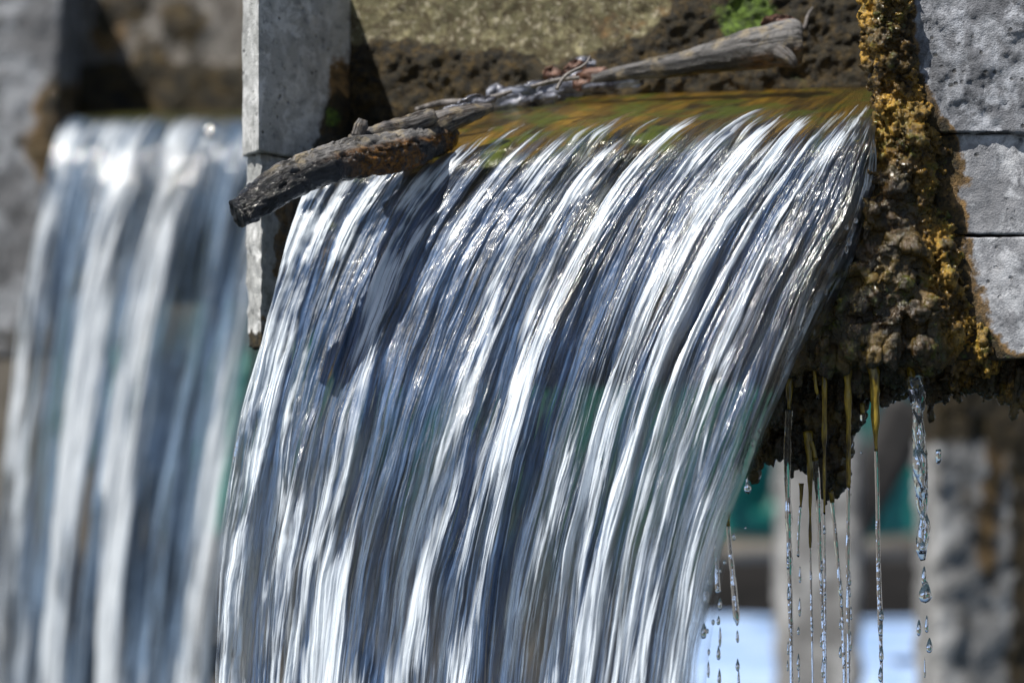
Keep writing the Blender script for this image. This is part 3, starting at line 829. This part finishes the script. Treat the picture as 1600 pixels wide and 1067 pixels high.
# ------------------------------------------------------------------ tubes: logs, twigs, drips
def tube(path, rad, ring, step, relief=None, flat=1.0, seed=0, cap=True):
    """path (n,3) world, rad (n) metres -> co, faces(quads), uv"""
    path = np.asarray(path, float); rad = np.asarray(rad, float)
    L = np.concatenate([[0], np.cumsum(np.linalg.norm(np.diff(path, axis=0), axis=1))])
    n = max(6, int(L[-1] / step)); t = np.linspace(0, L[-1], n)
    C = spline(L, path, t) if len(path) > 2 else np.stack([np.interp(t, L, path[:, k]) for k in range(3)], 1)
    R = np.interp(t, L, rad)
    T = np.gradient(C, axis=0); T /= np.linalg.norm(T, axis=1, keepdims=True)
    ref = np.array([0, -1., 0]) if abs(T[0, 1]) < .9 else np.array([0, 0, 1.])
    X = ref - T * (T @ ref)[:, None]; X /= np.linalg.norm(X, axis=1, keepdims=True); Y = np.cross(T, X)
    th = np.linspace(0, 2 * np.pi, ring, endpoint=False)
    d = X[:, None] * np.cos(th)[None, :, None] + Y[:, None] * np.sin(th)[None, :, None] * flat
    P = C[:, None] + d * R[:, None, None]
    if relief is not None:
        rr = relief(P.reshape(-1, 3), np.repeat(t, ring), np.tile(th, n)).reshape(n, ring)
        P = P + d * rr[..., None]
    i = np.arange(n * ring).reshape(n, ring); j = np.roll(i, -1, 1)
    f = np.stack([i[:-1].ravel(), j[:-1].ravel(), j[1:].ravel(), i[1:].ravel()], 1)
    co = P.reshape(-1, 3); uv = np.stack([np.repeat(t, ring), np.tile(th / 6.283 * .2, n)], 1)
    if cap:
        for e, (row, sgn) in enumerate(((0, -1), (n - 1, 1))):
            prev = i[row]; c = co[prev].mean(0)
            for k, s_ in enumerate((.66, .33, .02)):
                new = c + (co[i[row]] - c) * s_ + T[row] * sgn * R[row] * (.06 * (k + 1)) * (1 if ring < 24 else 0)
                if relief is not None: new = new + T[row] * ((fb3(new, 90, 3, 2) - .5) * .016)[:, None]
                st = len(co); co = np.concatenate([co, new]); uv = np.concatenate([uv, uv[i[row]] + [.003 * (k + 1), 0]])
                cur = np.arange(st, st + ring); a, b = (prev, cur) if sgn > 0 else (cur, prev)
                f = np.concatenate([f, np.stack([a, np.roll(a, -1), np.roll(b, -1), b], 1)]); prev = cur
    return co, f, uv


def wood(name, pts, mat, relief, paint, parent=None, ring=72, step=.004, flat=1.0):
    p = np.array(pts, float); path = W(p[:, 0], p[:, 1], p[:, 2]); rad = p[:, 3] / 5000 * p[:, 2]
    co, f, uv = tube(path, rad, ring, step, relief, flat)
    return mesh_np(name, co, f, mat, parent, True, {"Mask": paint(co)}, uv)

def bark_relief(P, t, th):
    st = np.stack([t * 40, np.cos(th) * 1.2, np.sin(th) * 1.2], 1)
    return .012 * (fb3(P, 22, 4, 3) - .5) + .007 * (fb3(P * [1, 1, 2], 90, 5, 3, .6) - .5) - .005 * sm(.06, .0, np.abs(fb3(P, 30, 14, 3) - .5))
def log_paint(co):
    px, py = PX(co); n = fb3(co, 30, 55, 4, .6)
    top = np.interp(px, [360, 425, 480, 540, 600, 660, 700], [312, 268, 240, 222, 212, 200, 190])
    below = py - top
    wet = sm(0, 14, below + 30 * (n - .5) + .10 * (430 - px)) * sm(590, 520, px + 30 * (n - .5))
    wet = np.maximum(wet, sm(460, 400, px + 60 * (n - .5)) * sm(-14, 0, below + 20 * (n - .5)))
    br = sm(8, 20, below + 16 * (n - .5)) * sm(480, 540, px)
    cr = sm(.022, .0, np.abs(fb3(co, 26, 57, 3) - .5)) * sm(600, 520, px)
    wet = np.maximum(wet, sm(630, 660, px) * sm(.48, .58, n))  # shade of gaps in the broken wood painted as black patches
    return np.stack([wet, br, cr], 1).clip(0, 1)
lg = empty('driftwood_log', (0, 0, 0))
tag(lg, 'wet black and brown barked log sticking out over the near fall toward the left', 'log', 'driftwood logs')
wood('trunk', [(368, 334, 4.98, 24), (392, 322, 4.99, 27), (425, 298, 5.0, 28), (480, 268, 5.03, 29), (540, 249, 5.08, 31), (600, 239, 5.13, 32), (655, 227, 5.18, 31), (700, 210, 5.25, 19)],
     M['bark'], bark_relief, log_paint, lg)
def pale_relief(P, t, th): return .008 * (fb3(P, 30, 8, 3) - .5) + .003 * (fb3(P * [1, 1, 3], 120, 9, 2) - .5)
def pale_paint(co):
    px, py = PX(co); n = fb3(co, 40, 58, 3)
    return np.stack([sm(.6, .75, n) * .7, .2 * n, 0 * n], 1)
wood('branch_stub', [(548, 222, 5.14, 10), (590, 208, 5.15, 13), (635, 196, 5.17, 14), (672, 184, 5.18, 15), (682, 180, 5.18, 10)], M['bark'], pale_relief, pale_paint, lg, 40)
wood('knot', [(558, 214, 5.12, 9), (564, 196, 5.12, 11), (567, 187, 5.12, 7)], M['bark'], pale_relief, pale_paint, lg, 30, .003)
wood('broken_branch', [(640, 215, 5.20, 16), (690, 192, 5.22, 20), (735, 176, 5.24, 15), (768, 168, 5.26, 7)], M['bark'], pale_relief, pale_paint, lg, 40)

def log2_paint(co):
    px, py = PX(co); n = fb3(co * [1, 1, 2.5], 18, 59, 4)
    sp = np.interp(px, [930, 1000, 1060, 1120, 1180, 1225, 1250], [122, 110, 100, 90, 76, 66, 62])
    wet = sm(-14, -2, py - sp + 14 * (n - .5)) * sm(1190, 1130, px) * sm(1010, 1060, px) * .9
    br = sm(2, 16, py - sp + 20 * (n - .5)) * sm(1100, 1180, px) * .55
    return np.stack([wet, br, sm(.015, 0, np.abs(n - .5)) * .6], 1).clip(0, 1)
def log2_relief(P, t, th):
    return .010 * (fb3(P, 14, 18, 2) - .5) + .004 * (fb3(P * [1, 1, 3], 60, 19, 3) - .5) + .012 * sm(.30, .36, t) * (fb3(P, 40, 20, 2) - .3)
lg2 = empty('driftwood_log', (0, 0, 0))
tag(lg2, 'smooth bleached driftwood log lying on the sill against the mossy beam', 'log', 'driftwood logs')
wood('trunk', [(925, 124, 5.52, 6), (960, 117, 5.52, 9), (1000, 110, 5.52, 13), (1060, 100, 5.51, 20), (1120, 89, 5.50, 26), (1180, 76, 5.48, 32), (1222, 69, 5.47, 34), (1246, 67, 5.47, 32), (1252, 67, 5.47, 29)],
     M['bark'], log2_relief, log2_paint, lg2)
wood('branch_stub', [(1218, 80, 5.44, 12), (1236, 94, 5.42, 9), (1243, 104, 5.42, 6)], M['bark'], pale_relief, pale_paint, lg2, 30, .003)
wood('root_twig', [(1248, 52, 5.47, 5), (1258, 40, 5.49, 3), (1262, 25, 5.51, 2.4), (1270, 12, 5.52, 1.5)], M['twig'], None, pale_paint, lg2, 12, .004)

# crumpled leaves and scraps caught along the back of the sill
def scrap(px, py, D, w, h, rot, tilt, seed, mat, name, label, cat, group):
    n = 16; u, v = np.meshgrid(np.linspace(-1, 1, n), np.linspace(-1, 1, n))
    rr = np.maximum(np.abs(u), np.abs(v)); ang = np.arctan2(v, u); r2 = rr * (.75 + .35 * fb2(np.cos(ang) * 1.5 + 5, np.sin(ang) * 1.5 + 5, seed, 2))
    X = np.cos(ang) * r2; Y = np.sin(ang) * r2 * (1 - .25 * X)
    Z = 1.0 * (fb2(u * 1.6 + 9, v * 1.6 + 4, seed + 3, 3) - .5) + .35 * np.abs(Y)
    m = w / 1000. * 1.75; k = h / 1000. * 1.5
    P = np.stack([X * m, Z * k * 1.1, Y * k], -1)
    tilt = tilt * .8; c, s_ = math.cos(tilt), math.sin(tilt); P = np.stack([P[..., 0], P[..., 1] * c - P[..., 2] * s_, P[..., 1] * s_ + P[..., 2] * c], -1)
    c, s_ = math.cos(rot), math.sin(rot); P = np.stack([P[..., 0] * c - P[..., 2] * s_, P[..., 1], P[..., 0] * s_ + P[..., 2] * c], -1)
    N = gnormals(P); th = .0016
    A = (P + N * th).reshape(-1, 3); Bk = (P - N * th).reshape(-1, 3); f = gridfaces(n, n); q = n * n
    ring = np.concatenate([np.arange(n), np.arange(1, n) * n + n - 1, (n - 1) * n + np.arange(n - 2, -1, -1), np.arange(n - 2, 0, -1) * n]); nx = np.roll(ring, -1)
    o = mesh_np(name, np.concatenate([A, Bk]) + W(px, py, D), np.concatenate([f, f[:, ::-1] + q, np.stack([ring, nx, nx + q, ring + q], 1)]), mat)
    return tag(o, label, cat, group)

sc_list = [
    (716, 180, 5.30, 22, 12, .35, .9, 0, 'pale wet leaf lying against the broken end of the near log'),
    (745, 162, 5.34, 20, 9, .2, .7, 0, 'flat grey leaf behind the broken branch tip'),
    (778, 148, 5.38, 12, 13, .1, .2, 0, 'small upright blue grey leaf curl at the foot of the mossy beam'),
    (790, 163, 5.32, 24, 10, .15, .8, 0, 'low wet leaf with water lapping over it, left of the leaf heap'),
    (815, 150, 5.34, 26, 13, .25, .7, 0, 'broad pale leaf in the left part of the leaf heap'),
    (845, 143, 5.35, 24, 12, .1, .6, 0, 'crumpled pale leaf in the middle of the leaf heap'),
    (842, 158, 5.30, 22, 9, .2, .9, 0, 'wet leaf at the water line under the leaf heap'),
    (880, 141, 5.33, 26, 15, .3, .6, 0, 'folded grey leaf right of the middle of the leaf heap'),
    (905, 132, 5.33, 25, 15, .35, .5, 0, 'large grey leaf on the right of the leaf heap'),
    (898, 113, 5.36, 14, 13, .9, .4, 1, 'dark curled leaf standing on top of the leaf heap'),
    (912, 102, 5.37, 12, 10, .2, .3, 0, 'blue grey curled leaf at the very top of the leaf heap'),
    (925, 125, 5.32, 20, 12, .4, .5, 1, 'mauve brown leaf beside the thin tip of the bleached log'),
    (868, 122, 5.38, 14, 10, -.3, .4, 1, 'small brown leaf behind the leaf heap'),
    (960, 136, 5.30, 34, 7, .1, 1.0, 0, 'long flat leaf floating in front of the bleached log'),
    (1216, 36, 5.25, 17, 9, .05, .5, 1, 'mauve brown leaf lying on top of the thick end of the bleached log'),
]
for i, (px, py, D, w, h, rot, tilt, br, lab) in enumerate(sc_list):
    D += .05 if px < 760 else .22
    scrap(px, py, D, w * 1.05, h * 1.05, rot, tilt, 100 + i * 7, M['leaf_brown'] if br else M['leaf'], 'dead_leaf', lab, 'leaf', 'dead leaves caught behind the logs')

for pts, lab in (([(650, 172, 5.40, 4), (690, 162, 5.42, 6), (740, 158, 5.42, 5), (800, 143, 5.42, 3)], 'long thin dark twig along the foot of the mossy beam'),
                 ([(870, 140, 5.33, 3), (885, 118, 5.34, 3), (915, 100, 5.34, 2), (922, 88, 5.35, 1.5)], 'thin twig poking up through the leaf heap'),
                 ([(830, 136, 5.36, 3), (870, 126, 5.36, 4), (905, 122, 5.36, 3)], 'short twig lying across the leaf heap')):
    o = wood('twig', pts, M['twig'], None, pale_paint, None, 14, .004); tag(o, lab, 'twig', 'twigs on the sill')

# ------------------------------------------------------------------ drips
def drip_mesh(name, pts, mat, parent=None, bead=.35, seed=0, drops=(), ring=14):
    p = np.array(pts, float); path = W(p[:, 0], p[:, 1], p[:, 2]); rad = p[:, 3] / 5000 * p[:, 2]
    def rel(P, t, th):
        base = np.interp(t, np.linspace(0, t.max(), len(rad)), rad)
        b = bead * base * 2 * (vn2(t * 30, 0 * t + seed, seed) - .45) + .5 * bead * base * 2 * (fb3(P * [1, 1, .4], 260, seed, 2) - .5)
        return b
    co, f, uv = tube(path, rad, ring, .0035, rel)
    for (x, y, D, rx, rz) in drops:
        V, Fc = ICO; q = V * np.array([rx, rx, rz]) / 5000 * D
        q[:, :2] *= (1 - .45 * V[:, 2:3]) ** 1.0
        q = q * (1 + .5 * (fb3(q + x * .01, 160, 3, 2) - .5))[:, None]
        mesh_np('droplet', q + W(x, y, D), Fc, mat, parent)
    return mesh_np(name, co, f, mat, parent, True, None, uv)

G = 'thin streams dripping from the moss'
def drip(label, algae, thread, drops=(), seed=0, bead=.2):
    e = empty('water_drip', (0, 0, 0)); tag(e, label, 'water drip', G)
    if algae: drip_mesh('algae_strand', [(a[0], a[1], a[2], a[3] * (.95 if k == 0 else .72)) for k, a in enumerate(algae)], M['strand'], e, .35, seed)
    if thread: drip_mesh('water_thread', thread, M['drip'], e, bead, seed + 5, drops)
    if thread and thread[0][3] > 10:        # the fat stream is two strands twisted round each other
        for ph in (0, 2.6):
            drip_mesh('water_thread', [(x + 5 * math.sin(y / 17 + ph), y, D - .004 * math.cos(y / 17 + ph), r_ * .55) for x, y, D, r_ in
                      [(float(np.interp(y, [a[1] for a in thread], [a[0] for a in thread])), y, 4.948, float(np.interp(y, [a[1] for a in thread], [a[3] for a in thread]))) for y in range(592, 870, 9)]], M['drip'], e, .5, seed + 9)
    return e
def dr(x, ys, D, r=2.6, seed=0):
    g = np.random.default_rng(seed); return [(x + g.uniform(-1.5, 1.5), y + g.uniform(-4, 4), D, r * g.uniform(.5, .9), r * g.uniform(2.2, 5)) for y in ys]

drip('stream left of the row with a wide short ochre strand at its top', [(1238, 570, 5.02, 8), (1234, 600, 5.01, 7), (1233, 640, 5.0, 5.5)],
     [(1233, 640, 5.0, 5), (1230, 720, 5.0, 5), (1232, 800, 5.0, 5), (1234, 900, 5.0, 4), (1236, 990, 5.0, 3.4), (1237, 1110, 5.0, 3)], dr(1232, (860, 880, 930, 1010, 1040), 5.0, 3.2, 1), 1)
drip('stream with a long straight ochre strand, second of the long strands from the left', [(1286, 545, 4.99, 9), (1288, 590, 4.98, 6.5), (1288, 660, 4.98, 5), (1288, 740, 4.98, 3.6), (1288, 800, 4.98, 2.4)],
     [(1288, 800, 4.98, 2), (1289, 900, 4.98, 2), (1290, 1000, 4.98, 2), (1291, 1110, 4.98, 2)], dr(1289, (830, 930, 1030), 4.98, 2.4, 2), 2)
drip('stream with a long greenish strand beside the white gap in the hanging moss', [(1324, 560, 4.97, 10), (1325, 610, 4.97, 7), (1326, 680, 4.97, 6), (1326, 760, 4.97, 3.2)],
     [(1326, 755, 4.97, 3), (1325, 850, 4.97, 3.4), (1325, 940, 4.97, 3.4), (1326, 1020, 4.97, 2.6), (1326, 1110, 4.97, 2.2)], dr(1329, (905, 925, 960, 1000), 4.97, 3.2, 3), 3)
drip('stream with the thickest ochre cone, before the teal tarp', [(1360, 560, 4.96, 14), (1366, 585, 4.95, 15), (1367, 620, 4.95, 10), (1368, 660, 4.95, 7), (1369, 705, 4.95, 4)],
     [(1369, 702, 4.95, 4), (1371, 780, 4.95, 3.8), (1372, 860, 4.95, 3.4), (1375, 960, 4.95, 3.6), (1377, 1030, 4.95, 2.6), (1378, 1110, 4.95, 2)], dr(1376, (960, 985, 1020, 1050), 4.95, 4, 4), 4)
drip('thickest clear twisting stream, rightmost, ending in a fat drop', [(1418, 560, 4.98, 5), (1424, 585, 4.97, 7), (1430, 605, 4.96, 5)],
     [(1430, 590, 4.95, 12), (1433, 620, 4.95, 11), (1434, 660, 4.95, 8), (1437, 700, 4.95, 8), (1438, 740, 4.95, 9), (1441, 780, 4.95, 7), (1444, 820, 4.95, 6.5), (1440, 860, 4.95, 8), (1442, 875, 4.95, 3)],
     [(1446, 925, 4.95, 10, 16), (1444, 900, 4.95, 4, 16), (1436, 980, 4.95, 3.5, 14), (1448, 975, 4.95, 3, 14), (1452, 1008, 4.95, 4.5, 12), (1445, 1040, 4.95, 1.6, 18)], 5, .5)
drip('thin stream with a narrow ochre strand under the hanging root clump', [(1262, 675, 5.06, 7), (1265, 720, 5.05, 5.5), (1266, 790, 5.05, 4), (1266, 855, 5.05, 2.2)],
     [(1266, 850, 5.05, 1.8), (1268, 950, 5.05, 1.8), (1271, 1110, 5.05, 1.6)], dr(1268, (900, 980), 5.05, 2, 6), 6)
drip('clear beaded stream just right of the narrow ochre strand', [(1268, 690, 5.05, 5), (1275, 720, 5.05, 4)],
     [(1274, 715, 5.05, 4), (1278, 770, 5.05, 4), (1281, 850, 5.05, 3.4), (1284, 930, 5.05, 3.2), (1288, 1010, 5.05, 3), (1290, 1110, 5.05, 2.6)], dr(1284, (880, 900, 960, 1000, 1040), 5.05, 3, 7), 7)
drip('clear stream falling aslant from the lowest tip of the root clump', [(1298, 768, 5.08, 6), (1301, 785, 5.08, 4)],
     [(1300, 780, 5.08, 3.6), (1307, 850, 5.08, 3.2), (1313, 920, 5.08, 3.4), (1318, 1000, 5.08, 3), (1320, 1110, 5.08, 2.4)], dr(1314, (915, 940, 975, 1020), 5.08, 3, 8), 8)
drip('short brown strand under the root clump with droplets below it', [(1252, 755, 5.08, 6), (1252, 775, 5.08, 5), (1251, 792, 5.08, 2)],
     [(1251, 790, 5.08, 2.2), (1248, 830, 5.08, 1.8), (1247, 868, 5.08, 2.2)], dr(1249, (900, 945, 985, 1030, 1050), 5.08, 3, 9), 9)
drip('short amber blob hanging left of the long strands', [(1272, 572, 4.99, 3), (1274, 592, 4.98, 5), (1276, 610, 4.98, 5.5), (1278, 618, 4.98, 2.5)],
     [(1278, 616, 4.98, 2), (1279, 624, 4.98, 3)], (), 10)
drip('single round drop on a thread near the edge of the fall', None, [(1167, 735, 5.08, 1.2), (1167, 750, 5.08, 1.6), (1168, 758, 5.08, 4), (1168, 764, 5.08, 6), (1168, 770, 5.08, 3)],
     [(1165, 824, 5.08, 1.6, 2)], 11, .1)
drip('stream springing from the right edge of the fall', [(1136, 800, 4.80, 4), (1138, 822, 4.80, 2.6)],
     [(1137, 815, 4.80, 4), (1142, 870, 4.80, 4.5), (1147, 920, 4.80, 4.8), (1151, 965, 4.80, 5), (1152, 974, 4.80, 2)], dr(1153, (990, 1040, 1056), 4.80, 4, 12), 12)
drip('thin broken stream just left of the one springing from the edge of the fall', None,
     [(1120, 845, 4.78, 2.4), (1120, 880, 4.78, 3.4), (1122, 925, 4.78, 4)], dr(1124, (940, 965, 990, 1020, 1060), 4.78, 3.6, 13), 13)
drip('few loose drops falling close beside the lower edge of the fall', None, [(1103, 922, 4.78, 5), (1103, 942, 4.78, 5)], [(1100, 985, 4.78, 4.5, 13), (1107, 1045, 4.78, 2, 14)], 14)
drip('small brown tipped drop under the moss just right of the greenish strand', [(1347, 630, 5.04, 4), (1348, 648, 5.04, 4.5)], [(1348, 646, 5.04, 4), (1348, 658, 5.04, 3.5), (1348, 662, 5.04, 1.5)], [(1346, 707, 5.0, 2, 2)], 15, .1)
drip('lone drop in the air right of the thick twisting stream', None, [(1466, 702, 4.95, 3.5), (1467, 712, 4.95, 5), (1466, 722, 4.95, 3)], (), 16, .2)

# ------------------------------------------------------------------ second bay (left, far)
def far_paint(co):
    px, py = PX(co); n = fb3(co, 7, 141, 4)
    m = 1.3 * sm(90, 118, py + 45 * (n - .5)) + .8 * np.exp(-((px - 290) / 45) ** 2 - ((py - 35) / 30) ** 2)
    m = m + .5 * sm(.55, .65, n)
    g = .25 * sm(165, 175, py)
    return np.stack([m.clip(0, 1), g, .5 * sm(.55, .62, fb3(co, 5, 144, 2))], 1).clip(0, 1)
M['concrete_left'] = concrete_mat('concrete_left', (.15, .155, .17), (.03, .03, .03), (.36, .38, .42), .3)
M['far_beam'] = concrete_mat('concrete_far_beam', (.14, .125, .11), (.03, .02, .012), (.30, .28, .26), .3)
F = [W(70, -80, 9.5), W(560, -80, 9.5), W(560, 195, 9.5), W(70, 195, 9.5)]
o = hexa('concrete_beam', F, [p + np.array([0, .3, 0]) for p in F], .016, M['far_beam'], None, .006, lambda co: .05 * far_paint(co)[:, 0] * (fb3(co, 14, 7, 3) - .3), far_paint)
tag(o, 'blurred blotchy concrete beam with a dark mossy foot above the left fall', 'beam')
def far_pier_paint(co):
    px, py = PX(co); n = fb3(co, 7, 142, 4)
    edge = np.interp(py, [0, 200, 400, 700], [92, 62, 30, 0])
    r = .8 * sm(-40, 10, px - edge + 90 * (n - .5)) * sm(110, 160, py) * sm(330, 240, py)
    return np.stack([.55 * r + .4 * sm(.58, .64, n), .2 * r, r * .9], 1).clip(0, 1)
F = [W(-350, -80, 9.25), W(96, -80, 9.2), W(80, 560, 9.2), W(-350, 560, 9.25)]
o = hexa('concrete_pier', F, [p + np.array([.05, .7, 0]) for p in F], .016, M['concrete_left'], None, .01, None, far_pier_paint)
tag(o, 'blurred grey concrete pier at the far left with brown moss beside the left fall', 'pier', 'concrete piers')

for ob in SC.objects:
    if ob.parent is None and ob.type in ('MESH', 'EMPTY') and 'kind' not in ob:
        ob['kind'] = 'thing'
